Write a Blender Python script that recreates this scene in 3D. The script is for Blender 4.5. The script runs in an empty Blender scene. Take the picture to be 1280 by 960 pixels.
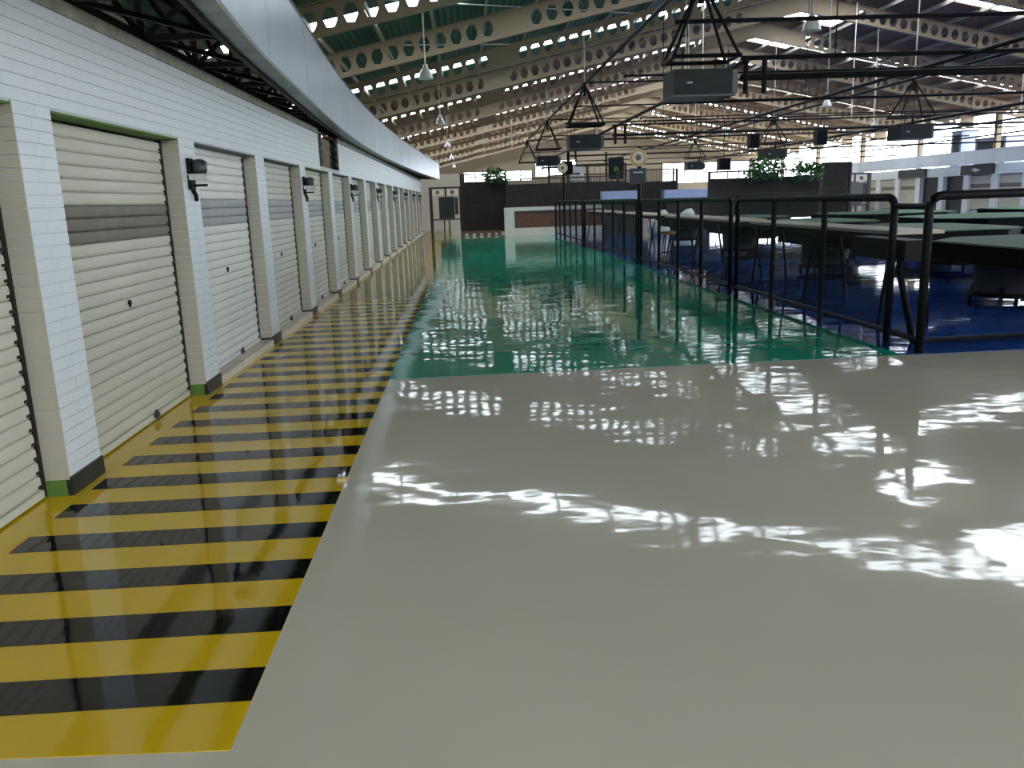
import bpy, math, random
from mathutils import Matrix, Vector
random.seed(7)
S = bpy.context.scene
COL = S.collection

# ------------------------------------------------------------------ camera, sky, exposure
H = 1.6
F_PX, PITCH, ROLL, YAW = 1034.86, 0.217881, 0.034648, -0.048097
def rotm(axis, a): return Matrix.Rotation(a, 3, axis)
CAM_R = rotm('Z', YAW) @ rotm('X', -PITCH) @ rotm('Y', ROLL)
cam_data = bpy.data.cameras.new('camera'); cam = bpy.data.objects.new('camera', cam_data); COL.objects.link(cam)
right, fwd, up = CAM_R.col[0], CAM_R.col[1], CAM_R.col[2]
cam.matrix_world = Matrix(((right[0], up[0], -fwd[0], 0), (right[1], up[1], -fwd[1], 0), (right[2], up[2], -fwd[2], H), (0, 0, 0, 1)))
cam_data.sensor_width = 36; cam_data.lens = F_PX / 1280 * 36
cam_data.clip_start = 0.05; cam_data.clip_end = 400
S.camera = cam

W = bpy.data.worlds.new('sky'); S.world = W; W.use_nodes = True
wn = W.node_tree; bg = wn.nodes['Background']
bg.inputs[0].default_value = (0.84, 0.93, 1.0, 1); bg.inputs[1].default_value = 11.0
S.view_settings.view_transform = 'Standard'; S.view_settings.look = 'None'
S.view_settings.exposure = -0.3; S.view_settings.gamma = 1.0; S.view_settings.use_curve_mapping = False
S.cycles.use_denoising = True
S.cycles.max_bounces = 8; S.cycles.diffuse_bounces = 5; S.cycles.glossy_bounces = 4
S.cycles.sample_clamp_indirect = 12.0

# ------------------------------------------------------------------ materials
MATS = {}
def mat(name, col, rough=0.6, metal=0.0, var=0.08, scale=6.0, bump=0.0, bscale=40.0, coat=0.0, spec=0.5, stretch=(1, 1, 1)):
    if name in MATS: return MATS[name]
    m = bpy.data.materials.new(name); m.use_nodes = True; nt = m.node_tree; b = nt.nodes['Principled BSDF']
    tc = nt.nodes.new('ShaderNodeTexCoord'); mp = nt.nodes.new('ShaderNodeMapping'); mp.inputs['Scale'].default_value = stretch
    nt.links.new(tc.outputs['Object'], mp.inputs['Vector'])
    n = nt.nodes.new('ShaderNodeTexNoise'); n.inputs['Scale'].default_value = scale; n.inputs['Detail'].default_value = 4
    nt.links.new(mp.outputs[0], n.inputs['Vector'])
    r = nt.nodes.new('ShaderNodeValToRGB')
    r.color_ramp.elements[0].position = 0.3; r.color_ramp.elements[1].position = 0.7
    r.color_ramp.elements[0].color = tuple(max(0, c * (1 - var)) for c in col) + (1,)
    r.color_ramp.elements[1].color = tuple(min(1, c * (1 + var)) for c in col) + (1,)
    nt.links.new(n.outputs['Fac'], r.inputs[0]); nt.links.new(r.outputs[0], b.inputs['Base Color'])
    b.inputs['Roughness'].default_value = rough; b.inputs['Metallic'].default_value = metal
    b.inputs['Specular IOR Level'].default_value = spec
    b.inputs['Coat Weight'].default_value = coat; b.inputs['Coat Roughness'].default_value = 0.05
    if bump:
        n2 = nt.nodes.new('ShaderNodeTexNoise'); n2.inputs['Scale'].default_value = bscale; n2.inputs['Detail'].default_value = 3
        nt.links.new(mp.outputs[0], n2.inputs['Vector'])
        bp = nt.nodes.new('ShaderNodeBump'); bp.inputs['Strength'].default_value = bump; bp.inputs['Distance'].default_value = 0.01
        nt.links.new(n2.outputs['Fac'], bp.inputs['Height']); nt.links.new(bp.outputs[0], b.inputs['Normal'])
    MATS[name] = m
    return m
def epoxy(name, col, var=0.05, wave=1.0, rough=0.05):
    """self-levelling epoxy floor: mirror-like coat with long shallow undulations"""
    m = bpy.data.materials.new(name); m.use_nodes = True; nt = m.node_tree; b = nt.nodes['Principled BSDF']
    g = nt.nodes.new('ShaderNodeNewGeometry')
    n = nt.nodes.new('ShaderNodeTexNoise'); n.inputs['Scale'].default_value = 0.7; n.inputs['Detail'].default_value = 5
    nt.links.new(g.outputs['Position'], n.inputs['Vector'])
    r = nt.nodes.new('ShaderNodeValToRGB'); r.color_ramp.elements[0].position = 0.3; r.color_ramp.elements[1].position = 0.7
    r.color_ramp.elements[0].color = tuple(c * (1 - var) for c in col) + (1,); r.color_ramp.elements[1].color = tuple(c * (1 + var) for c in col) + (1,)
    nt.links.new(n.outputs['Fac'], r.inputs[0]); nt.links.new(r.outputs[0], b.inputs['Base Color'])
    b.inputs['Roughness'].default_value = rough; b.inputs['IOR'].default_value = 1.43
    mp = nt.nodes.new('ShaderNodeMapping'); mp.inputs['Scale'].default_value = (0.8, 1.1, 1)
    nt.links.new(g.outputs['Position'], mp.inputs['Vector'])
    n1 = nt.nodes.new('ShaderNodeTexNoise'); n1.inputs['Scale'].default_value = 1.6; n1.inputs['Detail'].default_value = 2.0
    n2 = nt.nodes.new('ShaderNodeTexNoise'); n2.inputs['Scale'].default_value = 9.0; n2.inputs['Detail'].default_value = 1.0
    nt.links.new(mp.outputs[0], n1.inputs['Vector']); nt.links.new(mp.outputs[0], n2.inputs['Vector'])
    b1 = nt.nodes.new('ShaderNodeBump'); b1.inputs['Strength'].default_value = 1.0; b1.inputs['Distance'].default_value = 0.007 * wave
    b2 = nt.nodes.new('ShaderNodeBump'); b2.inputs['Strength'].default_value = 1.0; b2.inputs['Distance'].default_value = 0.0005 * wave
    nt.links.new(n1.outputs['Fac'], b1.inputs['Height']); nt.links.new(n2.outputs['Fac'], b2.inputs['Height'])
    nt.links.new(b1.outputs[0], b2.inputs['Normal']); nt.links.new(b2.outputs[0], b.inputs['Normal'])
    MATS[name] = m
    return m
epoxy('cream_epoxy', (0.62, 0.585, 0.47)); epoxy('green_epoxy', (0.012, 0.36, 0.235)); epoxy('blue_epoxy', (0.018, 0.085, 0.36))
epoxy('yellow_epoxy', (0.70, 0.46, 0.012), wave=0.4); epoxy('black_epoxy', (0.008, 0.008, 0.008), wave=0.4)
mat('reveal_tile_shaded', (0.46, 0.43, 0.35), 0.4, var=0.04, scale=3); mat('wall_tile', (0.72, 0.76, 0.80), 0.35, var=0.03, scale=3); mat('grout', (0.58, 0.60, 0.63), 0.9)  # reveal tile: beige, darkened further for the shade on camera-facing sides
mat('olive_cap', (0.30, 0.30, 0.24), 0.8, var=0.2); mat('lintel_green', (0.10, 0.19, 0.03), 0.7); mat('base_black', (0.012, 0.012, 0.012), 0.4)
mat('lintel_grey', (0.10, 0.11, 0.12), 0.7)
mat('shutter_beige', (0.56, 0.54, 0.46), 0.45, var=0.08, scale=2.0, stretch=(1, 0.4, 3)); mat('shutter_white', (0.74, 0.74, 0.70), 0.4, var=0.05, scale=2.0)
mat('shutter_grey', (0.60, 0.59, 0.53), 0.45, var=0.06, scale=2.0)
mat('band_brown', (0.17, 0.15, 0.125), 0.5, var=0.12); mat('band_grey', (0.36, 0.37, 0.38), 0.5)
mat('dark_gap', (0.012, 0.010, 0.009), 0.8); mat('sill_cream', (0.62, 0.57, 0.48), 0.6, var=0.15)
mat('black_steel', (0.006, 0.006, 0.007), 0.55, var=0.3, spec=0.16); mat('brown_steel', (0.03, 0.02, 0.015), 0.5, var=0.3)
mat('clad_metal', (0.60, 0.66, 0.76), 0.32, metal=0.45, var=0.05, scale=1.0, bump=0.15, bscale=2.0); mat('soffit_metal', (0.22, 0.25, 0.26), 0.4, metal=0.5, var=0.3, scale=5)
mat('rafter_cream', (0.31, 0.24, 0.155), 0.6, var=0.08, scale=0.8); mat('purlin_grey', (0.34, 0.31, 0.25), 0.6)
mat('rod_white', (0.75, 0.73, 0.66), 0.5); mat('lamp_white', (0.80, 0.80, 0.78), 0.25, metal=0.2, var=0.03)
mat('unit_black', (0.007, 0.008, 0.010), 0.5, spec=0.25, var=0.2, bump=0.2, bscale=120)
mat('unit_side', (0.03, 0.036, 0.045), 0.4); mat('wood_top', (0.62, 0.54, 0.40), 0.45, var=0.12, scale=3, stretch=(4, 0.5, 1))
mat('table_green', (0.045, 0.13, 0.065), 0.6, spec=0.1, var=0.15, scale=2); mat('table_dark', (0.004, 0.005, 0.007), 0.6, spec=0.08, var=0.2)
mat('drum_grey', (0.03, 0.036, 0.045), 0.5, spec=0.3); mat('lattice_dark', (0.020, 0.017, 0.013), 0.7, var=0.3); mat('panel_dark', (0.035, 0.030, 0.024), 0.7, var=0.5, scale=1.5)
mat('leaf', (0.06, 0.16, 0.03), 0.6, var=0.5, scale=5); mat('counter_white', (0.62, 0.58, 0.52), 0.5); mat('counter_red', (0.12, 0.045, 0.028), 0.5, var=0.2)
mat('beige_wall', (0.50, 0.45, 0.37), 0.8, var=0.08, scale=0.5); mat('far_wall', (0.26, 0.215, 0.16), 0.85, var=0.1, scale=0.3)
mat('sign_cream', (0.72, 0.66, 0.52), 0.5); mat('sign_orange', (0.55, 0.30, 0.05), 0.5); mat('navy', (0.008, 0.011, 0.022), 0.5)
mat('pale_blue', (0.35, 0.42, 0.62), 0.5); mat('brown_back', (0.17, 0.13, 0.09), 0.8, var=0.4, scale=2); mat('orange_seat', (0.45, 0.20, 0.07), 0.5)
mat('plinth_brown', (0.09, 0.045, 0.012), 0.4, var=0.3); mat('clear_cover', (0.6, 0.6, 0.58), 0.2); mat('white_wrap', (0.75, 0.75, 0.74), 0.5)
def roof_mat(name, col):
    m = mat(name, col, 0.7, var=0.2, scale=0.6); nt = m.node_tree; b = nt.nodes['Principled BSDF']
    tc = nt.nodes.new('ShaderNodeTexCoord'); w = nt.nodes.new('ShaderNodeTexWave'); w.bands_direction = 'X'; w.inputs['Scale'].default_value = 1.6
    nt.links.new(tc.outputs['Object'], w.inputs['Vector'])
    bp = nt.nodes.new('ShaderNodeBump'); bp.inputs['Strength'].default_value = 0.6; bp.inputs['Distance'].default_value = 0.05
    nt.links.new(w.outputs['Fac'], bp.inputs['Height']); nt.links.new(bp.outputs[0], b.inputs['Normal'])
roof_mat('roof_green', (0.03, 0.105, 0.065)); roof_mat('roof_brown', (0.15, 0.066, 0.03)); roof_mat('roof_grey', (0.09, 0.08, 0.07))

# ------------------------------------------------------------------ helpers
class MB:
    def __init__(s): s.v = []; s.f = []
    def add(s, vs, fs):
        o = len(s.v); s.v += [tuple(v) for v in vs]; s.f += [tuple(i + o for i in f) for f in fs]; return s
    def box(s, x0, x1, y0, y1, z0, z1):
        return s.add([(x0, y0, z0), (x1, y0, z0), (x1, y1, z0), (x0, y1, z0), (x0, y0, z1), (x1, y0, z1), (x1, y1, z1), (x0, y1, z1)],
                     [(0, 3, 2, 1), (4, 5, 6, 7), (0, 1, 5, 4), (1, 2, 6, 5), (2, 3, 7, 6), (3, 0, 4, 7)])
    def tube(s, pts, r, n=8, r2=None):
        pts = [Vector(p) for p in pts]; rings = []; k = len(pts)
        for i, p in enumerate(pts):
            t = (pts[min(i + 1, k - 1)] - pts[max(i - 1, 0)]).normalized()
            a = Vector((0, 0, 1)) if abs(t.z) < 0.9 else Vector((1, 0, 0))
            u = t.cross(a).normalized(); w = u.cross(t)
            rr = r if r2 is None else r + (r2 - r) * i / (k - 1)
            rings.append([p + (u * math.cos(2 * math.pi * j / n) + w * math.sin(2 * math.pi * j / n)) * rr for j in range(n)])
        o = len(s.v)
        for g in rings: s.v += [tuple(q) for q in g]
        for i in range(k - 1):
            for j in range(n):
                a, b = o + i * n + j, o + i * n + (j + 1) % n
                s.f.append((a, b, b + n, a + n))
        s.f.append(tuple(o + j for j in reversed(range(n)))); s.f.append(tuple(o + (k - 1) * n + j for j in range(n)))
        return s
    def bar(s, p, q, w, h=None):
        h = h or w; p, q = Vector(p), Vector(q); t = (q - p).normalized()
        a = Vector((0, 0, 1)) if abs(t.z) < 0.95 else Vector((1, 0, 0))
        u = t.cross(a).normalized() * w / 2; v = u.cross(t).normalized() * h / 2
        return s.add([p - u - v, p + u - v, p + u + v, p - u + v, q - u - v, q + u - v, q + u + v, q - u + v],
                     [(0, 1, 2, 3), (7, 6, 5, 4), (0, 4, 5, 1), (1, 5, 6, 2), (2, 6, 7, 3), (3, 7, 4, 0)])
    def lathe(s, prof, n=20, c=(0, 0, 0)):
        o = len(s.v); k = len(prof)
        for r, z in prof:
            for j in range(n):
                a = 2 * math.pi * j / n; s.v.append((c[0] + r * math.cos(a), c[1] + r * math.sin(a), c[2] + z))
        for i in range(k - 1):
            for j in range(n):
                a, b = o + i * n + j, o + i * n + (j + 1) % n; s.f.append((a, b, b + n, a + n))
        return s
    def prism(s, poly, z0, z1):
        o = len(s.v); n = len(poly)
        s.v += [(x, y, z0) for x, y in poly] + [(x, y, z1) for x, y in poly]
        s.f.append(tuple(o + i for i in reversed(range(n)))); s.f.append(tuple(o + n + i for i in range(n)))
        for i in range(n): j = (i + 1) % n; s.f.append((o + i, o + j, o + n + j, o + n + i))
        return s
    def mesh(s, name, m, smooth=False):
        me = bpy.data.meshes.new(name); me.from_pydata(s.v, [], s.f)
        if m: me.materials.append(MATS[m])
        if smooth: me.shade_smooth()
        me.update(); return me
    def build(s, name, m, parent=None, loc=None, smooth=False):
        return link(name, s.mesh(name, m, smooth), parent, loc)
def link(name, me, parent=None, loc=None):
    o = bpy.data.objects.new(name, me); COL.objects.link(o)
    if parent: o.parent = parent
    if loc is not None: o.location = loc
    return o
def thing(name, label, cat, loc=(0, 0, 0), group=None, rz=0.0):
    o = bpy.data.objects.new(name, None); COL.objects.link(o); o.location = loc; o.rotation_euler[2] = rz
    tag(o, label, cat, group); return o
def tag(o, label, cat, group=None):
    o['label'] = label; o['category'] = cat
    if group: o['group'] = group
    return o
def struct(o): o['kind'] = 'structure'; return o
def stuff(o): o['kind'] = 'stuff'; return o
def copy_tree(o, parent=None, loc=None, label=None):
    c = o.copy(); COL.objects.link(c); c.parent = parent
    if loc is not None: c.location = loc
    if label: c['label'] = label
    for ch in list(o.children): copy_tree(ch, c)
    return c
def project(p):
    d = Vector(p) - Vector((0, 0, H)); y = d.dot(fwd)
    if y <= 0.05: return None
    return 640 + F_PX * d.dot(right) / y, 480 - F_PX * d.dot(up) / y, y
def in_frame(p, m=0):
    q = project(p); return q and -m < q[0] < 1280 + m and -m < q[1] < 960 + m

# ------------------------------------------------------------------ floor
WX = -2.37                                   # front plane of the left shop wall
FX0, FX1, FY0, FY1 = -9.5, 34.5, -14.0, 101.0
floor = struct(MB().box(FX0, FX1, FY0, FY1, -0.12, 0).build('floor', 'cream_epoxy'))
struct(MB().box(-160, 200, -160, 260, -0.4, -0.13).build('floor_outside', 'far_wall'))
GREEN_Y0, GREEN_Y1, STRIP_X = 7.66, 38.6, -0.785
gx0, gx1 = 4.20, 3.92
MB().prism([(STRIP_X, GREEN_Y0), (gx0, GREEN_Y0 + 0.07), (gx1, GREEN_Y1), (STRIP_X, GREEN_Y1)], 0, 0.002).build('green_coating', 'green_epoxy', floor)
MB().prism([(gx0, GREEN_Y0 + 0.07), (32.5, GREEN_Y0 + 0.45), (32.5, 60), (gx1 - 0.3, 60), (gx1, GREEN_Y1)], 0, 0.002).build('blue_coating', 'blue_epoxy', floor)
MB().prism([(WX - 0.30, 0.6), (-1.5, 2.29), (STRIP_X, 2.26), (STRIP_X, 50.5), (WX - 0.30, 50.5)], 0, 0.002).build('hazard_strip', 'yellow_epoxy', floor)
st = MB().prism([(-2.30, 0), (STRIP_X, 0), (STRIP_X, 0.205), (-2.30, 0.205)], 0, 0.0015).mesh('stripe', 'black_epoxy')
y = 2.51 - 0.464
for i in range(104):
    y = 2.515 + 0.4615 * i
    if y < 50: link('stripe', st, floor, (0, y, 0.002))

# ------------------------------------------------------------------ left shop wall
PIT, PW, Y0 = 2.605, 0.42, 4.735
KS = list(range(-2, 17))
ZT, ZL = 2.84, 2.20
BX = WX - 0.008                              # plane behind the tiles
NY0, NY1, NZ = 14.35, 16.5, 2.27             # broken niche above the shutters
YA, YB = Y0 + PIT * KS[0], Y0 + PIT * KS[-1] + PW
wl = MB()
wl.box(WX - 0.5, BX, YA, NY0, ZL, ZT); wl.box(WX - 0.5, BX, NY1, YB, ZL, ZT); wl.box(WX - 0.5, BX, NY0, NY1, ZL, NZ)
wall_left = struct(wl.build('wall_left', 'grout'))
MB().box(WX - 0.52, WX - 0.10, NY0 - .02, NY1 + .02, NZ, ZT - .05).build('niche_back', 'brown_back', wall_left)
for i in range(8):
    for ye, sgn in ((NY0, 1), (NY1, -1)):
        w_ = 0.34 if i % 2 else 0.22
        MB().box(WX - 0.10, WX + 0.003, min(ye, ye + sgn * w_), max(ye, ye + sgn * w_), NZ + .068 * i, NZ + .068 * i + .06).build('broken_mortar', 'dark_gap', wall_left)
pil = MB().box(WX - 0.5, BX, 0, PW, 0, ZL - 0.0005).mesh('pillar', 'grout')
bb = MB().box(WX - 0.02, WX + 0.012, -0.004, PW + 0.004, 0, 0.115).mesh('base_band', 'base_black')
rb_g = MB().box(WX - 0.15, WX - 0.02, -0.012, 0, 0, 0.10).mesh('reveal_band', 'lintel_green')
rb_b = MB().box(WX - 0.15, WX - 0.02, -0.012, 0, 0, 0.10).mesh('reveal_band', 'base_black')
cap = MB(); cap.box(WX - 0.5, WX + 0.006, YA, NY0, ZT - 0.055, ZT + 0.03); cap.box(WX - 0.5, WX + 0.006, NY1, YB, ZT - 0.055, ZT + 0.03)
cap.build('coping', 'olive_cap', wall_left)
for k in KS:
    yk = Y0 + PIT * k
    link('pillar', pil, wall_left, (0, yk, 0)); link('base_band', bb, wall_left, (0, yk, 0))
    link('reveal_band', rb_g if k <= 1 else rb_b, wall_left, (0, yk, 0))
# tiles: thin running-bond wall tiles on the front faces and on the reveals that face the entrance
TW, TH, TZ = 0.24, 0.0705, 0.0655
tiles = []                                   # (centre, dims, kind)
row = 0; z = 0.10
while z + TZ < ZT - 0.04:
    off = 0.12 if row % 2 else 0.0
    if z > ZL - 0.02:
        yy = YA + off
        while yy < YB - 0.02:
            a, b = yy, min(yy + TW - 0.0012, YB)
            rag = random.uniform(0, 0.09)
            if z + TZ > NZ + 0.01 and b > NY0 and a < NY1:
                if a < NY0 - 0.06 and row % 2: b = NY0 + 0.02
                elif b > NY1 + 0.06 and row % 2: a = NY1 - 0.02
                elif a < NY0 - 0.02: b = NY0
                elif b > NY1 + 0.02: a = NY1
                else: yy += TW; continue
            tiles.append(('f', a, b, z)); yy += TW
    else:
        for k in KS:
            yk = Y0 + PIT * k
            cuts = [0, 0.24, PW] if row % 2 else [0, 0.18, PW]
            for c0, c1 in zip(cuts, cuts[1:]): tiles.append(('f', yk + c0 + 0.001, yk + c1 - 0.001, z))
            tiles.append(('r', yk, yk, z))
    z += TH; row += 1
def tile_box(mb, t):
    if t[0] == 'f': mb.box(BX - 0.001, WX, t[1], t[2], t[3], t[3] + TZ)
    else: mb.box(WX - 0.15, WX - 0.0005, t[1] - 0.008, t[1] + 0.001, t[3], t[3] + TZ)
    return mb
def tkey(t):
    c = (WX, (t[1] + t[2]) / 2, t[3]); q = project(c)
    return q[2] if in_frame(c) else 1e6
tiles.sort(key=tkey)
tm_cache = {}
for t in tiles[:300]:
    key = (t[0], round(t[2] - t[1], 3))
    if key not in tm_cache: tm_cache[key] = tile_box(MB(), (t[0], 0, t[2] - t[1], 0)).mesh('tile', 'wall_tile' if t[0] == 'f' else 'reveal_tile_shaded')
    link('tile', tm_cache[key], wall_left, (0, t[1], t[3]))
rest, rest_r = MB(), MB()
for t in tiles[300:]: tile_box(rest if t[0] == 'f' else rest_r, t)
stuff(rest.build('tile_rows', 'wall_tile', wall_left)); stuff(rest_r.build('tile_rows', 'reveal_tile_shaded', wall_left))
# lintel soffits, sills
DX = WX - 0.15                               # shutter plane
for k in KS[:-1]:
    a, b = Y0 + PIT * k + PW, Y0 + PIT * (k + 1)
    MB().box(DX - 0.02, WX - 0.001, a, b, ZL - 0.012, ZL).build('lintel', 'lintel_green' if k in (-1, 0) or k == 3 else 'lintel_grey', wall_left)
    if k >= 1: MB().box(DX - 0.05, WX + 0.01, a, b, 0.002, 0.075).build('sill', 'sill_cream', wall_left)
    MB().box(WX - 0.5, WX - 0.48, a - .05, b + .05, 0, ZL).build('backing', 'dark_gap', wall_left)

# ------------------------------------------------------------------ roller shutters
DW = PIT - PW
SL = 0.0845
def slat_profile():
    return [(-0.008, 0.0), (0.001, 0.006), (0.006, 0.016), (0.008, 0.040), (0.0075, 0.060), (0.005, 0.076), (-0.004, 0.0835)]
def slat_mesh(mb, z0, y0=0.06, y1=DW - 0.05):
    p = slat_profile(); o = len(mb.v)
    for (x, zz) in p: mb.v += [(x, y0, z0 + zz), (x, y1, z0 + zz)]
    mb.v += [(-0.016, y0, z0), (-0.016, y1, z0), (-0.016, y0, z0 + 0.082), (-0.016, y1, z0 + 0.082)]
    for i in range(len(p) - 1):
        a = o + 2 * i; mb.f.append((a, a + 2, a + 3, a + 1))
    e = o + 2 * len(p); l = o + 2 * (len(p) - 1)
    mb.f += [(e, e + 1, e + 3, e + 2), (l, e + 2, e + 3, l + 1), (o, o + 1, e + 1, e)]
    mb.f += [tuple([o + 2 * i for i in range(len(p))] + [e + 2, e])[::-1], tuple([o + 2 * i + 1 for i in range(len(p))] + [e + 3, e + 1])]
    return mb
slat_m = {m: slat_mesh(MB(), 0).mesh('slat', m) for m in ('shutter_beige', 'shutter_white', 'shutter_grey', 'band_brown', 'band_grey')}
rail_m = MB(); rail_m.box(-0.03, 0.012, 0, 0.035, 0, ZL); 
for i in range(26): rail_m.box(-0.01, 0.004, 0.03, 0.062, i * SL + 0.062, i * SL + 0.082)
rail_m = rail_m.mesh('guide_rail', 'dark_gap')
rail_m2 = MB(); rail_m2.box(-0.03, 0.012, DW - 0.04, DW, 0, ZL)
for i in range(26): rail_m2.box(-0.01, 0.010, DW - 0.085, DW - 0.03, i * SL + 0.064, i * SL + 0.082)
rail_m2 = rail_m2.mesh('guide_rail', 'dark_gap')
far_cache = {}
LAB = {-2: 'beige roller shutter beside the entrance, before the first white tiled pillar', -1: 'beige roller shutter between the entrance and the first pillar with a green foot',
       0: 'brownish beige roller shutter with dark brown band under a green lintel', 1: 'bright white roller shutter with pale grey band after the first wall lamp',
       2: 'dull grey-beige roller shutter two pillars after the first wall lamp', 3: 'grey-beige roller shutter right under the near edge of the broken wall niche', 4: 'grey-beige roller shutter right under the far edge of the broken wall niche'}
for k in KS[:-1]:
    a = Y0 + PIT * k + PW
    sh = thing('roller_shutter', LAB.get(k, 'narrow grey-beige roller shutter in the far row past the broken niche'), 'shutter', (DX, a, 0.03 if k < 1 else 0.075), 'roller shutters along the white tiled wall')
    base = {0: 'shutter_beige', 1: 'shutter_white', -1: 'shutter_beige', -2: 'shutter_beige'}.get(k, 'shutter_grey'); band = 'band_brown' if k <= 0 else 'band_grey'
    n = 25
    if k <= 5:
        for i in range(n): link('slat', slat_m[band if 16 <= i <= 18 else base], sh, (0, 0, 0.03 + i * SL))
    else:
        if 'a' not in far_cache:
            c, d = MB(), MB()
            for i in range(n): slat_mesh(d if 16 <= i <= 18 else c, 0.03 + i * SL)
            far_cache['a'] = c.mesh('slat_curtain', base); far_cache['b'] = d.mesh('band_slats', band)
        stuff(link('slat_curtain', far_cache['a'], sh)); stuff(link('band_slats', far_cache['b'], sh))
    link('guide_rail', rail_m, sh, (0, 0, -0.02)); link('guide_rail', rail_m2, sh, (0, 0, -0.02))
    MB().box(-0.016, 0.016, 0.05, DW - 0.045, -0.015, 0.03).build('bottom_bar', base, sh)
    if k <= 4:
        l = MB(); l.tube([(0.012, DW / 2, 0.93), (0.026, DW / 2, 0.93)], 0.02, 10); l.box(0.012, 0.022, DW / 2 - 0.006, DW / 2 + 0.006, 0.895, 0.935)
        l.build('lock', 'black_steel', sh)
        l = MB(); l.box(0.014, 0.04, DW * 0.58, DW * 0.58 + 0.07, 0.0, 0.035); l.tube([(0.03, DW * .58 + .035, .035), (0.03, DW * .58 + .035, .06)], 0.012, 8)
        l.build('latch', 'drum_grey', sh)

# ------------------------------------------------------------------ wall lamps on every second pillar
def wall_lamp():
    t = thing('wall_lamp', '', 'lamp', group='wall lamps on the pillars')
    b = MB(); b.box(0, 0.03, -0.07, 0.05, -0.13, 0.13); b.build('back_plate', 'black_steel', t)
    h = MB(); h.lathe([(0.001, 0.0), (0.055, 0.0), (0.065, 0.03), (0.065, 0.10), (0.03, 0.12), (0.001, 0.12)], 14)
    hd = link('lamp_head', h.mesh('lamp_head', 'unit_side', True), t, (0.09, 0.0, 0.0))
    c = MB(); c.box(-0.075, 0.075, -0.075, 0.075, -0.055, -0.012); c.box(-0.085, 0.085, -0.085, 0.085, -0.012, -0.004)
    link('glass_cover', c.mesh('glass_cover', 'clear_cover'), t, (0.09, 0, 0))
    a = MB(); a.bar((0.02, -0.02, -0.10), (0.15, -0.02, -0.10), 0.02); a.tube([(0.02, -0.02, -0.13), (0.04, -0.01, -0.19), (0.03, 0.02, -0.22)], 0.02, 8)
    a.build('bracket', 'black_steel', t)
    return t
wl0 = wall_lamp()
WLAB = {1: 'black wall lamp on the pillar between the beige and the bright white shutter', 3: 'black wall lamp on the pillar before the broken niche', 5: 'black wall lamp on the pillar after the broken niche'}
first = True
for k in range(1, 16, 2):
    lab = WLAB.get(k, 'small black wall lamp on a far pillar past the broken niche'); loc = (WX, Y0 + PIT * k + 0.2, 1.92)
    if first: wl0.location = loc; wl0['label'] = lab; first = False
    else: copy_tree(wl0, None, loc, lab)

# ------------------------------------------------------------------ curved metal fascia and its truss above the wall
FZ0, FZ1 = 2.88, 3.73
FP = [(-4, -0.35), (0, -0.86), (3, -1.18), (5.6, -1.46), (7.8, -1.65), (10.7, -1.81), (12.9, -1.93), (15.9, -2.05), (21.2, -2.13), (28, -2.05), (36, -1.83), (42, -1.58), (47.3, -1.33)]
def fx(y):
    for i in range(len(FP) - 1):
        if FP[i][0] <= y <= FP[i + 1][0]:
            p0, p1, p2, p3 = FP[max(i - 1, 0)], FP[i], FP[i + 1], FP[min(i + 2, len(FP) - 1)]
            t = (y - p1[0]) / (p2[0] - p1[0]); h = p2[0] - p1[0]
            m1 = (p2[1] - p0[1]) / (p2[0] - p0[0]) * h; m2 = (p3[1] - p1[1]) / (p3[0] - p1[0]) * h
            return (2 * t**3 - 3 * t**2 + 1) * p1[1] + (t**3 - 2 * t**2 + t) * m1 + (-2 * t**3 + 3 * t**2) * p2[1] + (t**3 - t**2) * m2
    return FP[0][1] if y < FP[0][0] else FP[-1][1]
fascia = thing('metal_fascia', 'curved silver metal-clad fascia running above the shutter wall', 'fascia', (0, 0, 0))
def curved(y0, y1, xa, xb, z0, z1, n=5):
    mb = MB(); o = 0
    for i in range(n + 1):
        yy = y0 + (y1 - y0) * i / n; x = fx(yy)
        mb.v += [(x + xa, yy, z0), (x + xb, yy, z0), (x + xb, yy, z1), (x + xa, yy, z1)]
    for i in range(n):
        a = 4 * i
        for j in range(4): mb.f.append((a + j, a + (j + 1) % 4, a + 4 + (j + 1) % 4, a + 4 + j))
    mb.f.append((3, 2, 1, 0)); mb.f.append((4 * n, 4 * n + 1, 4 * n + 2, 4 * n + 3))
    return mb
seams = [-4, -1.8, 0.6, 3.0, 5.4, 7.85, 10.5, 13.1, 15.95, 18.6, 21.3] + [21.3 + 2.6 * i for i in range(1, 11)]
for a, b in zip(seams, seams[1:]):
    curved(a + 0.018, b - 0.018, -0.03, 0.0, FZ0, FZ1).build('panel', 'clad_metal', fascia)
    curved(a, b, -0.22, -0.032, FZ0 + 0.01, FZ0 + 0.03).build('soffit', 'soffit_metal', fascia)
curved(-4, 47.3, -0.05, -0.035, FZ0 + 0.03, FZ1 - 0.01, 40).build('backing', 'dark_gap', fascia)
curved(-4, 47.3, -0.24, -0.20, FZ0 - 0.02, FZ0 + 0.05, 40).build('edge_rail', 'black_steel', fascia)
curved(-4, 47.3, -0.24, 0.01, FZ1, FZ1 + 0.02, 40).build('top_cap', 'soffit_metal', fascia)
truss = thing('canopy_truss', 'black steel truss bracing the silver fascia back to the wall top', 'truss')
TX = WX - 0.04
MB().bar((TX, -4, 2.90), (TX, 47.3, 2.90), 0.07).build('chord', 'black_steel', truss)
MB().bar((TX, -4, 3.35), (TX, 47.3, 3.35), 0.06).build('chord', 'black_steel', truss)
curved(-4, 47.3, -0.30, -0.25, 3.30, 3.36, 40).build('chord', 'black_steel', truss)
yy = -3.5; i = 0
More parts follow.
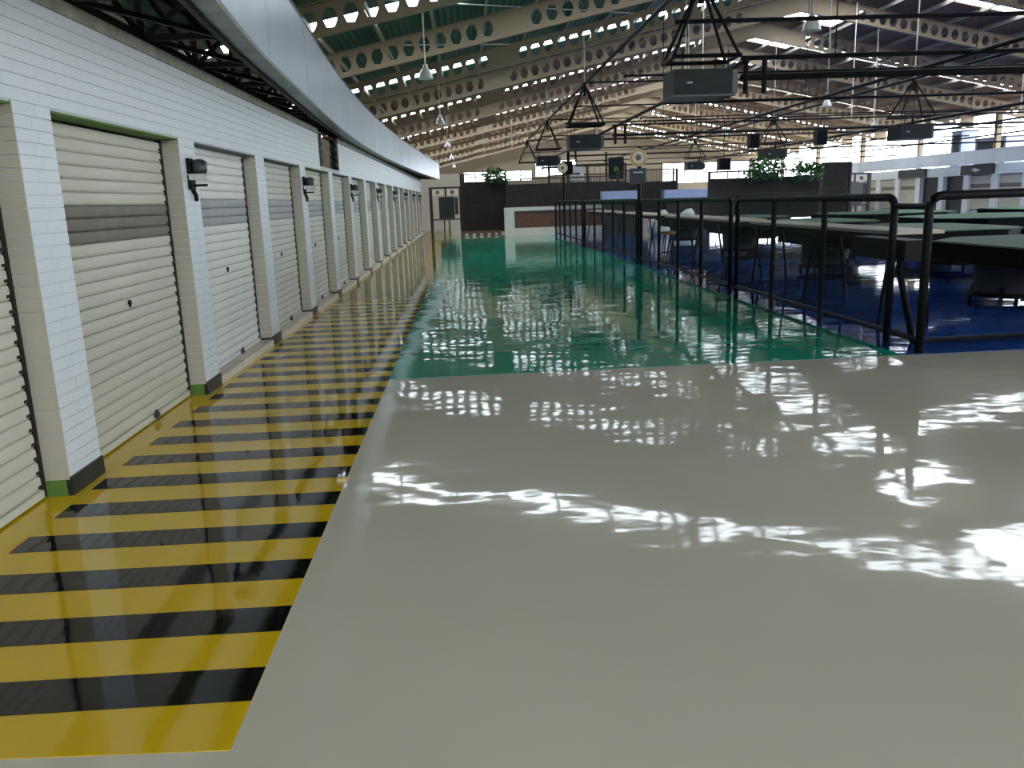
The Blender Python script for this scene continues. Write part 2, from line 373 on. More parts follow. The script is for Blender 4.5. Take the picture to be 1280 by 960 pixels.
while yy < 46:
    xi = fx(yy) - 0.24; x2 = fx(yy + 1.3) - 0.24
    if xi - TX > 0.12:
        MB().bar((TX, yy, 2.91), (xi, yy, 2.91), 0.05).build('strut', 'black_steel', truss)
        MB().bar((TX, yy, 2.91), (x2, yy + 1.3, 2.91), 0.035).build('strut', 'black_steel', truss)
        MB().bar((TX, yy, 2.90), (xi, yy, 3.33), 0.035).build('strut', 'black_steel', truss)
        MB().bar((TX, yy, 2.90), (TX, yy, 3.35), 0.04).build('strut', 'black_steel', truss)
        MB().bar((TX, yy, 3.35), (TX, yy + 1.3, 2.92), 0.03).build('strut', 'black_steel', truss)
    yy += 1.3; i += 1
# shop roof deck and the outer wall behind
struct(MB().box(FX0, WX - 0.5, YA, 50.5, 2.62, 2.70).build('trim_1', 'brown_back'))
struct(MB().box(FX0 - 0.2, FX0, FY0, FY1, 0, 5.2).build('wall_outer_left', 'far_wall'))

# ------------------------------------------------------------------ roof: castellated rafters, purlins, sheets with open daylight slots
RX, RZ, SLP = 15.3, 9.70, 0.21               # ridge line at rafter mid-depth
XL, XR = -9.5, 34.5
RY0, RP = 20.7, 5.97
RK = list(range(-5, 14))
def rz(x): return RZ - SLP * abs(x - RX)
ceiling = struct(bpy.data.objects.new('ceiling', None)); COL.objects.link(ceiling)
RD, HH, HW, CELL = 0.355, 0.215, 0.165, 0.48
def rafter_mesh():
    mb = MB(); T = 0.012
    def web_quad(pts):
        o = len(mb.v); n = len(pts)
        for s in (-T / 2, T / 2): mb.v += [(x, s, z) for x, z in pts]
        mb.f.append(tuple(o + i for i in range(n))); mb.f.append(tuple(o + n + i for i in reversed(range(n))))
    def solid(x0, x1): web_quad([(x0, rz(x0) - RD), (x1, rz(x1) - RD), (x1, rz(x1) + RD), (x0, rz(x0) + RD)])
    def cell(xc):
        a, b = xc - CELL / 2, xc + CELL / 2; z = rz(xc)
        hexa = [(xc - HW, z - 0.05), (xc - 0.085, z - HH), (xc + 0.085, z - HH), (xc + HW, z - 0.05), (xc + HW, z + 0.05), (xc + 0.085, z + HH), (xc - 0.085, z + HH), (xc - HW, z + 0.05)]
        out = [(a, z - 0.05), (a, rz(a) - RD), (b, rz(b) - RD), (b, z - 0.05), (b, z + 0.05), (b, rz(b) + RD), (a, rz(a) + RD), (a, z + 0.05)]
        for i in range(8):
            j = (i + 1) % 8; web_quad([out[i], out[j], hexa[j], hexa[i]])
        o = len(mb.v)
        for x, zz in hexa: mb.v += [(x, -T / 2, zz), (x, T / 2, zz)]
        for i in range(8):
            j = (i + 1) % 8; mb.f.append((o + 2 * i, o + 2 * i + 1, o + 2 * j + 1, o + 2 * j))
    segs = [(-9.2, 1.16), (2.16, 12.8), (17.8, 33.8)]
    prev = XL
    for a, b in segs:
        n = int((b - a) / CELL)
        x0 = b - n * CELL if a < 0 else a
        solid(prev, x0)
        for i in range(n): cell(x0 + CELL * (i + 0.5))
        prev = x0 + n * CELL
        if a == 2.16: solid(prev, RX); prev = RX
    solid(prev, XR)
    for x0, x1 in ((XL, RX), (RX, XR)):
        for s in (-1, 1):
            mb.bar((x0, 0, rz(x0) + s * RD), (x1, 0, rz(x1) + s * RD), 0.20, 0.03)
    return mb.mesh('rafter', 'rafter_cream')
rm = rafter_mesh()
for k in RK: link('rafter', rm, ceiling, (0, RY0 + RP * k, 0))
ROOF = 0.53                                   # sheet above rafter mid-depth
for s in (-1, 1):
    xs = [RX + s * (0.5 + 1.55 * i) for i in range(16 if s < 0 else 13)]
    for x in xs:
        if XL < x < XR: MB().box(x - 0.035, x + 0.035, FY0, FY1, rz(x) + RD, rz(x) + ROOF - 0.03).build('purlin', 'purlin_grey', ceiling)
def sheet(x0, x1, y0, y1, m):
    z0, z1 = rz(x0) + ROOF, rz(x1) + ROOF
    MB().add([(x0, y0, z0), (x1, y0, z1), (x1, y1, z1), (x0, y1, z0), (x0, y0, z0 + .04), (x1, y0, z1 + .04), (x1, y1, z1 + .04), (x0, y1, z0 + .04)],
             [(0, 3, 2, 1), (4, 5, 6, 7), (0, 1, 5, 4), (1, 2, 6, 5), (2, 3, 7, 6), (3, 0, 4, 7)]).build('roof_sheet', m, ceiling)
SX0, SX1 = RX + 0.9, RX + 3.4                 # ridge skylight on the right slope
for k in RK:
    a = RY0 + RP * k; b = a + RP
    if k == RK[-1]: b = FY1
    s0 = {0: 2.4, 2: 2.4, 4: 2.9}.get(k, 3.9)
    spans = [(a, a + s0), (a + s0 + 1.1, b)] if k % 2 == 0 and k >= 0 else [(a, b)]
    mL = 'roof_green' if -1 <= k <= 2 else ('roof_brown' if k > 2 else 'roof_grey'); mR = 'roof_brown' if 1 <= k else 'roof_grey'
    for (p, q) in spans:
        sheet(XL - .3, RX, p, q, mL); sheet(RX, SX0, p, q, mR); sheet(SX1, XR + .3, p, q, mR)
        for (u, v) in ((p, min(q, a + 1.2)), (max(p, b - 1.2), q)) if k >= 0 else ((p, q),):  # unseen near bays have the skylight closed to cut light on the reveals
            if v > u: sheet(SX0, SX1, u, v, mR)
# diagonal wind-brace rods under the near bays
for k in (-1, 0, 1):
    a = RY0 + RP * k
    for x0, x1 in ((-2.6, 2.0), (2.0, 6.6)):
        MB().tube([(x0, a, rz(x0) + RD), (x1, a + RP, rz(x1) + RD)], 0.014, 6).build('brace_rod', 'rod_white', ceiling)
struct(MB().box(FX0, XR, FY0 - .2, FY0, 0, 5.0).build('wall_front_blocker', 'brown_back'))  # unseen end wall, added and kept dark to cut light on the reveals
# rear part of the hall: far gable wall with window openings
fw = MB(); YE = 100.0
wins = [(0.0, 8.0, 3.9, 4.95), (8.4, 13.2, 4.3, 6.0), (23.5, 34.0, 3.0, 5.3)]
fw.box(FX0, wins[0][0], YE, YE + .3, 0, 4.5)
edges = [FX0, 0.0, 8.0, 8.4, 13.2, 23.5, 34.0, XR]
for i, (a, b) in enumerate(zip(edges, edges[1:])):
    wn_ = [w for w in wins if w[0] == a]
    zt = lambda x: rz(x) + 0.3
    lo, hi = (wn_[0][2], wn_[0][3]) if wn_ else (0, 0)
    if lo: fw.box(a, b, YE, YE + .3, 0, lo)
    pts = [(a, hi), (b, hi), (b, zt(b))] + ([(RX, zt(RX))] if a < RX < b else []) + [(a, zt(a))]
    o = len(fw.v); n = len(pts)
    fw.v += [(x, YE, z) for x, z in pts] + [(x, YE + .3, z) for x, z in pts]
    fw.f.append(tuple(o + j for j in range(n))); fw.f.append(tuple(o + n + j for j in reversed(range(n))))
    for j in range(n): q = (j + 1) % n; fw.f.append((o + j, o + n + j, o + n + q, o + q))
struct(fw.build('wall_back', 'far_wall'))
for i, w in enumerate(wins):
    f = struct(bpy.data.objects.new('window_%d' % (i + 1), None)); COL.objects.link(f)
    n = max(3, int((w[1] - w[0]) / 1.3))
    for j in range(n + 1):
        x = w[0] + (w[1] - w[0]) * j / n; MB().box(x - .05, x + .05, YE - .05, YE + .05, w[2], w[3]).build('mullion', 'navy', f)
    MB().box(w[0], w[1], YE - .05, YE + .05, (w[2] + w[3]) / 2 - .05, (w[2] + w[3]) / 2 + .05).build('transom', 'navy', f)

# ------------------------------------------------------------------ right shop row, far across the hall, open above
RWX = 33.0
wr = MB(); wr.box(RWX, RWX + .5, 39.2, 75, 2.2, 2.84); wr.box(RWX, RWX + .5, FY0, 2, 0, rz(RWX) + .4)  # second box: unseen near stretch added to keep light off the reveals
wall_right = struct(wr.build('wall_right', 'wall_tile'))
RPIT = 2.98; k = 0; py = 51.1 - RPIT * 14
rp = MB().box(RWX, RWX + .5, 0, .62, 0, 2.2).mesh('pillar', 'wall_tile')
fascia_r = thing('metal_fascia', 'straight silver metal fascia over the far shutter row', 'fascia')
sh_far = thing('roller_shutter', 'beige roller shutter in the shop row far across the blue floor', 'shutter', group='roller shutters across the hall')
c, d = MB(), MB()
for i in range(25): (d if 16 <= i <= 18 else c).box(RWX + .16, RWX + .19, 0, RPIT - .62, 0.03 + i * .085, .03 + i * .085 + .075)
stuff(c.build('slat_curtain', 'shutter_beige', sh_far)); stuff(d.build('band_slats', 'band_brown', sh_far))
MB().box(RWX + .19, RWX + .2, 0, RPIT - .62, 0, 2.2).build('backing', 'dark_gap', sh_far)
used = False
for k in range(10, 22):
    y = py + RPIT * k
    link('pillar', rp, wall_right, (0, y, 0))
    if k in (15, 16):
        ds = MB().box(RWX + .3, RWX + .34, y + .62, y + RPIT, 0, 2.2).build('open_doorway', 'navy', wall_right)
    elif not used: sh_far.location = (0, y + .62, 0); used = True
    else: copy_tree(sh_far, None, (0, y + .62, 0))
    MB().box(RWX - .35, RWX - .32, y, y + RPIT - .03, FZ0, FZ1).build('panel', 'clad_metal', fascia_r)
MB().box(RWX - .32, RWX - .30, py + RPIT * 10, py + RPIT * 22, FZ0, FZ1 - .02).build('backing', 'soffit_metal', fascia_r)
for i, (a, b, lab, m) in enumerate(((59.2, 63.0, 'plain dark navy shop sign above the two dark doorways', 'navy'), (51.4, 54.9, 'dark navy shop sign with a pale emblem above beige shutters', 'navy'), (44.0, 47.6, 'brown shop sign with a pale strip above beige shutters', 'brown_back'))):
    t = thing('shop_sign', lab, 'sign', (RWX - .02, (a + b) / 2, 2.5))
    MB().box(-.10, -.0, (a - b) / 2, (b - a) / 2, -.27, .36).build('board', m, t); bd = t.children[0]
    if i == 1:
        e = MB(); e.add([(-.105, -.5, 0.0), (-.105, .3, .16), (-.105, .55, .02), (-.105, .1, -.1)], [(0, 1, 2, 3)]); e.build('emblem', 'white_wrap', bd)
    if i == 2: MB().box(-.11, -.1, -1.2, 1.2, -.1, .1).build('emblem', 'sign_cream', bd)
for i in range(12):
    y = -2 + 9 * i; struct(MB().box(RWX + .3, RWX + .6, y, y + .3, 0 if y < 39 else 2.84, rz(RWX) + .2).build('trim_%d' % (2 + i), 'rafter_cream'))
# roof-top plant silhouettes above the far row (air handlers on the shop deck)
for (y, w, hgt) in ((53.4, 3.2, 1.6), (57.2, 1.2, 2.3)):
    t = thing('roof_unit', 'grey air handling unit on the far shop deck' if w > 2 else 'tall grey vent box on the far shop deck', 'ventilation unit', (RWX + 1.4, y, 2.84))
    MB().box(-.6, .6, -w / 2, w / 2, 0, hgt).build('casing', 'pale_blue', t); MB().box(-.65, .65, -w / 2 - .05, w / 2 + .05, hgt, hgt + .08).build('lid', 'drum_grey', t)
    MB().box(-.61, -.6, -w / 2 + .2, w / 2 - .2, .3, hgt - .2).build('grille', 'drum_grey', t)
struct(MB().box(RWX + .5, RWX + 4, 39.2, 75, 2.70, 2.84).build('trim_20', 'counter_white'))

# ------------------------------------------------------------------ mesh fence
def fenx(y): return 4.42 - 0.0132 * (y - 7.85)
TR = 0.041
def arc_corner(p, q, r, kind):
    pass
def mesh_panel(y0, y1, z0=0.13, z1=1.46):
    """diamond wire mesh in the y-z plane, clipped to the panel"""
    mb = MB(); s = 0.034; w = 0.0026; L = y1 - y0; Hh = z1 - z0; n = int((L + Hh) / s)
    for d in (1, -1):
        for i in range(1, n):
            t = i * s
            # line z = t - y (d=1) or mirrored
            ya, yb = max(0, t - Hh), min(L, t)
            if yb - ya < 0.01: continue
            pa, pb = (ya, t - ya), (yb, t - yb)
            if d < 0: pa, pb = (L - pa[0], pa[1]), (L - pb[0], pb[1])
            o = w * 0.7071
            u = (o, o) if d > 0 else (-o, o)
            x = 0.001 * d
            mb.add([(x, y0 + pa[0] - u[0], z0 + pa[1] - u[1]), (x, y0 + pb[0] - u[0], z0 + pb[1] - u[1]), (x, y0 + pb[0] + u[0], z0 + pb[1] + u[1]), (x, y0 + pa[0] + u[0], z0 + pa[1] + u[1])], [(0, 1, 2, 3)])
    return mb
MESH_CACHE = {}
def fence_module(ys, label, ztop=1.50):
    """tubular frame with rounded top corners; ys = post positions"""
    y0, y1 = ys[0], ys[-1]; yc = y0; x0 = fenx(y0); ang = math.atan2(fenx(y1) - fenx(y0), y1 - y0)
    t = thing('mesh_fence', label, 'fence', (x0, y0, 0), 'black mesh fence sections beside the green lane', -ang)
    L = y1 - y0; r = 0.12
    pts = [(0, 0, 0.0), (0, 0, ztop - r)] + [(0, r - r * math.cos(a), ztop - r + r * math.sin(a)) for a in (0.4, 0.8, 1.2)] + [(0, r, ztop), (0, L - r, ztop)]
    pts += [(0, L - r + r * math.sin(a), ztop - r + r * math.cos(a)) for a in (0.4, 0.8, 1.2)] + [(0, L, ztop - r), (0, L, 0.0)]
    MB().tube(pts, TR, 8).build('frame', 'black_steel', t, smooth=True)
    MB().tube([(0, 0, .115), (0, L, .115)], .028, 6).build('bottom_rail', 'black_steel', t)
    for yv in ys[1:-1]: MB().tube([(0, yv - y0, 0), (0, yv - y0, ztop)], .037, 8).build('post', 'black_steel', t)
    for a, b in zip(ys, ys[1:]):
        key = round(b - a, 2)
        if key not in MESH_CACHE: MESH_CACHE[key] = mesh_panel(0, key).mesh('wire_mesh', 'black_steel')
        stuff(link('wire_mesh', MESH_CACHE[key], t, (0, a - y0, 0)))
    return t
fence_module([8.48, 10.12, 11.76, 13.30], 'black mesh fence section nearest the open cream floor')
fence_module([13.62, 15.28, 16.90, 18.50, 20.30], 'black mesh fence section ending at the pole with the round sign')
fence_module([20.75, 22.35, 23.95, 25.55, 27.15, 29.2], 'black mesh fence section just past the pole with the round sign')
fence_module([29.7, 31.3, 32.9, 34.5, 36.1, 37.6], 'black mesh fence section at the far end of the green lane')
# front return along the cream floor
t = thing('mesh_fence', 'low black tube fence facing the open cream floor, without mesh', 'fence', (4.42, 7.84, 0))
ztop, r, L = 1.51, .12, 4.2
pts = [(0, 0, 0), (0, 0, ztop - r)] + [(r - r * math.cos(a), 0, ztop - r + r * math.sin(a)) for a in (.4, .8, 1.2)] + [(r, 0, ztop), (L, 0.3, ztop), (L, .3, 0)]
MB().tube(pts, .043, 8).build('frame', 'black_steel', t, smooth=True)
MB().tube([(0, 0, .115), (L, 0.3, .115)], .028, 6).build('bottom_rail', 'black_steel', t)
MB().tube([(2.1, .15, 0), (2.1, .15, ztop)], .037, 8).build('post', 'black_steel', t)
t = thing('link_rail', 'pair of black rails bridging the corner gap of the mesh fence', 'rail', (4.415, 7.84, 0))
MB().tube([(0, 0, 1.41), (0, .64, 1.41)], .03, 8).build('top_rail', 'black_steel', t); MB().tube([(0, 0, .115), (0, .64, .115)], .028, 8).build('bottom_rail', 'black_steel', t)
# poles with round signs
def sign_pole(y, zt, zs, label, cx, board):
    x = fenx(y); t = thing('sign_pole', label, 'sign', (x, y, 0), 'round signs on poles along the fence')
    MB().tube([(0, 0, 0), (0, 0, zt)], .05, 10).build('pole', 'black_steel', t)
    dsc = MB()
    for rr, yy_, nm, m in ((.21, -.06, 'disc', 'sign_cream'), (.19, -.066, 'ring', 'sign_orange'), (.15, -.072, 'face', 'sign_cream'), (.07, -.078, 'emblem', 'brown_back')):
        q = MB().tube([(cx, yy_, zs), (cx, yy_ - .008, zs)], rr, 28); p_ = q.build(nm, m, t if nm == 'disc' else first_disc)
        if nm == 'disc': first_disc = p_
    if board: MB().box(cx - .2, cx + .2, -.05, -.02, zs - .62, zs - .25).build('board', 'navy', t); MB().box(cx - .12, cx + .12, -.056, -.05, zs - .36, zs - .33).build('board_line', 'pale_blue', t.children[-1])
    MB().bar((0, 0, zs), (cx, -.04, zs), .03).build('arm', 'black_steel', t)
    return t
sign_pole(20.5, 2.75, 2.51, 'tall black pole with round orange-ringed sign over a navy board', -.04, True)
sign_pole(34.6, 3.0, 2.82, 'black pole with round orange-ringed sign at the far fence', -.05, False)

# ------------------------------------------------------------------ bar tables inside the fence
def bar_table(y0, y1, label, x0=4.98, x1=5.66):
    t = thing('bar_table', label, 'table', ((x0 + x1) / 2, (y0 + y1) / 2, 0), 'long high bar tables along the fence'); L = (y1 - y0) / 2; w = (x1 - x0) / 2
    MB().box(-w, w, -L, L, 1.065, 1.105).build('table_top', 'wood_top', t)
    MB().box(-w + .06, w - .06, -L + .1, L - .1, .985, 1.064).build('apron', 'black_steel', t)
    n = max(2, round((y1 - y0) / 1.9))
    for i in range(n):
        yv = -L + .25 + (2 * L - .5) * i / (n - 1)
        for s in (-1, 1):
            MB().tube([(s * .05, yv, .985), (s * .17, yv, .96), (s * .21, yv, .90), (s * (w + .02), yv, 0.0)], .022, 8).build('leg', 'black_steel', t, smooth=True)
    return t
bar_table(9.4, 14.4, 'long pale wooden bar table behind the mesh fence section next to the cream floor', 4.92, 5.5)
bt1 = [o for o in COL.objects if o.name == 'bar_table'][0]
MB().box(-.70, -.44, -3.50, -2.3, .84, 1.06).build('end_box', 'black_steel', bt1)
MB().tube([(-.60, -3.3, .86), (-.72, -3.44, .85), (-.77, -3.52, .80), (-.60, -3.60, 0)], .036, 8).build('leg', 'black_steel', bt1, smooth=True)
bar_table(15.6, 20.9, 'pale wooden bar table behind the second mesh fence section')
bar_table(22.4, 27.8, 'pale wooden bar table past the pole with the navy board')
bar_table(30.2, 34.5, 'pale wooden bar table at the far end of the fence')
def stool(loc, label):
    t = thing('bar_stool', label, 'stool', loc)
    MB().lathe([(.001, .70), (.17, .70), (.18, .72), (.18, .75), (.16, .77), (.001, .77)], 18).build('seat', 'orange_seat', t, smooth=True)
    for a in range(4):
        c_, s_ = math.cos(a * 1.571 + .785), math.sin(a * 1.571 + .785)
        MB().tube([(.1 * c_, .1 * s_, .70), (.2 * c_, .2 * s_, 0)], .014, 6).build('leg', 'black_steel', t)
    MB().tube([(.16 * math.cos(i * math.pi / 8), .16 * math.sin(i * math.pi / 8), .28) for i in range(17)], .01, 6).build('foot_ring', 'black_steel', t)
stool((4.75, 19.6, 0), 'round orange-brown bar stool beside the fence pole with the navy board')

# ------------------------------------------------------------------ big octagonal dark tables
def octo(r, c=0.62):
    a = r * c; return [(-a, -r), (a, -r), (r, -a), (r, a), (a, r), (-a, r), (-r, a), (-r, -a)]
def big_table():
    t = thing('octagonal_table', '', 'table', group='big octagonal tables on the blue floor')
    MB().prism(octo(1.86), .565, .80).build('apron', 'table_dark', t)
    MB().prism(octo(1.84), .80, .825).build('table_top', 'table_green', t)
    MB().prism(octo(1.90), .79, .812).build('edge_band', 'table_dark', t)
    MB().prism(octo(1.6), .52, .566).build('underframe', 'drum_grey', t)
    for px, py in ((-1.2, .3), (1.2, -.3)):
        MB().lathe([(.46, .52), (.44, .22), (.44, .16)], 24, (px, py, 0)).build('pedestal', 'drum_grey', t, smooth=True)
        MB().lathe([(.43, .16), (.50, .16), (.52, .13), (.50, .10), (.43, .10)], 24, (px, py, 0)).build('foot_ring', 'black_steel', t, smooth=True)
        for a in range(4):
            c_, s_ = math.cos(a * 1.571 + .785), math.sin(a * 1.571 + .785)
            MB().bar((px + .44 * c_, py + .44 * s_, .25), (px + .50 * c_, py + .50 * s_, 0.0), .04).build('leg', 'black_steel', t)
    return t
bt = big_table()
TAB = [((8.62, 10.7), 'big dark octagonal table with green top next to the front tube fence'), ((8.4, 16.2), 'big dark octagonal table beside the end of the first long bar table'),
       ((13.2, 15.3), 'big dark octagonal table, second from the front tube fence'), ((8.5, 21.8), None), ((13.4, 21.0), None), ((18.6, 19.5), None), ((18.8, 26.0), None), ((13.6, 27.0), None), ((8.6, 27.8), None)]
for i, ((x, y), lab) in enumerate(TAB):
    lab = lab or 'big dark octagonal table in the rows farther back on the blue floor'
    if i == 0: bt.location = (x, y, 0); bt['label'] = lab
    else: copy_tree(bt, None, (x, y, 0), lab)

# ------------------------------------------------------------------ hanging pipe grid, pyramid frames and black units
PX, PZ = 4.32, 5.46
grid = thing('pipe_grid', 'black steel pipe grid hanging over the fence and the blue floor', 'pipework', (0, 0, 0))
def pipe(p, q, r=.04): MB().tube([p, q], r, 8).build('pipe', 'black_steel', grid)
pipe((PX, 2, PZ), (PX, 60, PZ), .05); pipe((15.06, 8, 5.1), (15.06, 62, 5.1), .05)
pipe((5.35, 16, 4.0), (5.35, 60, 4.0), .05); pipe((16.2, 8, 3.85), (16.2, 62, 3.85), .05)
YS = [16.0, 29.7, 42.9, 57.0]
for i, yv in enumerate(YS):
    pipe((PX, yv, PZ), (28, yv, PZ - .15), .03); pipe((PX + .9, yv, 3.69), (30, yv, 3.72), .062 if i == 0 else .04); pipe((PX + .9, yv, 4.03), (26, yv, 4.06), .045 if i == 0 else .03)
    pipe((PX - .35, yv - .02, 4.68), (26, yv, 4.70), .04 if i == 0 else .025)
    for xx in (PX + 1.0, PX + 1.35): pipe((xx, yv, 3.4), (xx, yv, 4.06), .05)
    for xx in (15.9,): pipe((xx, yv, 3.3), (xx, yv, 4.1), .05)
for x in (9.6, 21.0, 26.5): pipe((x, 10, 4.0), (x, 58, 4.0), .04)
for yv in (22.8, 36.3): pipe((PX, yv, 4.7), (28, yv, 4.7), .03); pipe((PX + 1, yv, 4.0), (28, yv, 4.0), .03)
for x in (7, 12, 18, 23): 
    for yv in YS[:3]: pipe((x, yv, 4.0), (x, yv, rz(x)), .012)
def hanging_frame():
    t = thing('pyramid_hanger', '', 'hanging frame', group='pyramid frames under the pipe grid')
    MB().tube([(0, 0, 0), (0, 0, -.45)], .055, 8).build('stem', 'black_steel', t)
    for sx in (-1, 1):
        for sy in (-1, 1): MB().tube([(0, 0, -.05), (sx * .6, sy * .42, -1.42)], .032, 6).build('leg', 'black_steel', t)
    for s in (-1, 1):
        MB().tube([(-.64, s * .42, -1.42), (.64, s * .42, -1.42)], .04, 6).build('base_bar', 'black_steel', t); MB().tube([(s * .6, -.42, -1.42), (s * .6, .42, -1.42)], .035, 6).build('base_bar', 'black_steel', t)
    return t
def unit():
    t = thing('hanging_unit', '', 'hanging unit', group='black box units hanging under pyramid frames')
    cs = MB().box(-.60, .48, -.42, .42, -.23, .22).build('casing', 'unit_black', t)
    MB().box(-.64, .52, -.46, .46, -.26, -.23).build('bottom_tray', 'base_black', t)
    MB().box(.48, .60, -.36, .36, -.2, .16).build('side_cover', 'unit_side', t)
    MB().box(-.36, -.26, -.425, -.42, -.03, 0.0).build('badge', 'pale_blue', cs)
    for sx in (-.45, .4): MB().tube([(sx, -.40, .22), (sx, -.40, .52)], .012, 6).build('hanger', 'black_steel', t); MB().tube([(sx, .40, .22), (sx, .40, .52)], .012, 6).build('hanger', 'black_steel', t)
    return t
hf, hu = hanging_frame(), unit()
ROW1 = [16.1, 29.7, 42.9]; spots = [(PX - .05 + (.22 if i == 0 else 0), y, PZ, 3.60 if i == 0 else 3.5) for i, y in enumerate(ROW1)] + [(15.06, y, 5.1, 3.40) for y in (28.2, 41.0, 55.0)]
OL = ['over the mesh fence section next to the cream floor', 'over the fence, second one from the cream floor', 'over the fence, third one from the cream floor', 'over the blue floor, level with the second one over the fence', 'over the blue floor, level with the third one over the fence', 'over the blue floor, beyond all those over the fence']
for i, (x, y, za, zu) in enumerate(spots):
    fl, ul = 'black pyramid hanging frame, ' + OL[i], 'black hanging box unit, ' + OL[i]
    if i == 0: hf.location = (x, y, za); hf['label'] = fl; hu.location = (x, y, zu); hu['label'] = ul; f_, u_ = hf, hu
    else: f_ = copy_tree(hf, None, (x, y, za), fl); u_ = copy_tree(hu, None, (x, y, zu), ul)
    if i >= 3: f_.scale = (1, 1, .86)
    MB().tube([(0, 0, 0), (0, 0, rz(x) - RD - za)], .022, 6).build('hanger_rod', 'rod_white', f_)
copy_tree(hf, None, (PX, 57.0, PZ), 'black pyramid hanging frame without a box unit at the far end')
# small hanging monitors / speakers
for (px, y, z, w, h, lab) in ((12.47, 36.3, 3.75, .42, .60, 'small black hanging speaker over the dark lattice screen, near the green plants'), (15.4, 36.3, 3.8, .46, .62, 'small black hanging speaker on the blue-floor side, beside the open bright wall'),
                              (11.2, 36.3, 2.82, .5, .5, 'small black hanging speaker low over the dark lattice screen'), (5.25, 42.9, 3.1, .48, .66, 'small black hanging speaker below the far box unit')):
    t = thing('hanging_speaker', lab, 'speaker', (px, y, z))
    MB().box(-w / 2, w / 2, -.2, .2, -h / 2, h / 2).build('cabinet', 'unit_black', t); cb = t.children[0]; MB().box(-w / 2 + .04, w / 2 - .04, -.215, -.2, -h / 2 + .04, h / 2 - .04).build('grille', 'table_dark', cb)
    MB().tube([(0, 0, h / 2), (0, 0, 4.70 - z)], .02, 6).build('hanger', 'black_steel', t)

# ------------------------------------------------------------------ bell lamps on long rods
def bell(zl):
    t = thing('pendant_lamp', '', 'lamp', group='white bell pendant lamps')
    prof = [(.03, .34), (.055, .33), (.06, .25), (.10, .22), (.15, .14), (.185, .02), (.19, 0.0), (.18, 0.0), (.14, .12), (.09, .20), (.02, .22)]
    MB().lathe(prof, 24).build('shade', 'lamp_white', t, smooth=True)
    MB().lathe([(.001, .10), (.04, .11), (.05, .15), (.03, .22)], 12).build('bulb', 'clear_cover', t, smooth=True)
    return t
b0 = bell(0); first = True
PL = [(-.81, 21.3, 4.55, 'white bell pendant lamp beside the silver fascia, larger than those behind it'), (-.81, 33.7, 4.6, None), (-.81, 47.6, 4.6, None), (-.81, 61.0, 4.6, None), (-.81, 75, 4.6, None),
      (7.1, 17.4, 4.72, 'white bell pendant lamp hanging near the bright ridge skylights'), (14.2, 33.0, 4.75, 'small white bell pendant lamp over the middle of the blue floor'), (7.1, 45, 4.7, 0), (14.2, 46, 4.7, 0), (21.5, 30, 4.7, 0), (21.5, 44, 4.7, 0)]
for (x, y, z, lab) in PL:
    lab = lab or ('white bell pendant lamp farther back in the row beside the silver fascia' if lab is None else 'white bell pendant lamp far back above the blue floor')
    if first: o = b0; o.location = (x, y, z); o['label'] = lab; first = False
    else: o = copy_tree(b0, None, (x, y, z), lab)
    MB().tube([(0, 0, .33), (0, 0, rz(x) + ROOF - .05 - z)], .022, 6).build('rod', 'rod_white', o)
for (x, y) in ((7.6, 27), (8.1, 31), (9.0, 34), (17.5, 38), (19.5, 40), (24, 36), (3.0, 52), (1.5, 60)):
    o = tag(MB().tube([(0, 0, 0), (0, 0, rz(x) + .3 - 4.7)], .02, 6).build('drop_rod', 'rod_white', None, (x, y, 4.7)), 'thin white rod dropping from the roof to the pipe grid', 'rod', 'thin white drop rods')

# ------------------------------------------------------------------ far end: gate, lattice screens, counter, plants
struct(MB().box(-9.4, -.2, 53.0, 53.2, 0, 3.35).build('wall_end_left', 'beige_wall'))
g = thing('steel_gate', 'black steel gate frame with hanging black board at the end of the shutter wall', 'gate', (-1.12, 50.4, 0))
for x in (-.88, .88): MB().box(x - .09, x + .09, -.09, .09, 0, 2.5).build('post', 'brown_steel', g)
MB().box(-.97, .97, -.08, .08, 2.42, 2.52).build('top_bar', 'brown_steel', g); MB().box(-.79, .79, -.03, .03, .60, .67).build('mid_rail', 'brown_steel', g)
MB().box(-.05, .05, -.04, .04, 1.95, 2.42).build('post', 'brown_steel', g)
for x in (-.45, .42): pq = MB().box(x - .32, x + .32, -.03, .0, 2.05, 2.38).build('plaque', 'sign_cream', g); MB().tube([(x - .02, -.03, 2.21), (x - .02, -.04, 2.21)], .12, 14).build('emblem', 'brown_back', pq)
MB().box(-.42, .5, -.06, .0, .68, 1.95).build('board', 'base_black', g)
for x in (-.15, .15): MB().box(x - .04, x + .04, -.03, .03, 0, .62).build('leg', 'brown_steel', g)
MB().box(.52, .72, -.05, 0, .9, 1.9).build('side_panel', 'drum_grey', g)
g2 = copy_tree(g, None, (23.2, 49.5, 0), 'black steel gate frame with hanging black board in front of the far shutter row')
def lattice(x0, x1, y, z0, z1, label, zwin=None, pitch=.075, back=True):
    t = thing('lattice_screen', label, 'screen', ((x0 + x1) / 2, y, 0)); w = (x1 - x0) / 2
    for zz in (z0, z1 - .06, (z0 + z1) / 2): MB().box(-w, w, -.03, .03, zz, zz + .06).build('rail', 'lattice_dark', t)
    for x in (-w, w): MB().box(x - .05, x + .05, -.05, .05, 0, z1).build('post', 'lattice_dark', t)
    b = MB(); n = int(2 * w / pitch)
    for i in range(n): b.box(-w + pitch * i, -w + pitch * i + .03, -.02, .01, z0, z1)
    stuff(b.build('vertical_bars', 'lattice_dark', t))
    if back: MB().box(-w, w, .02, .05, z0, zwin or z1 - .1).build('back_panel', 'panel_dark', t)
    return t
ls = lattice(-.15, 2.05, 42.0, .12, 2.95, 'tall dark lattice screen standing across the end of the green lane', 2.55)
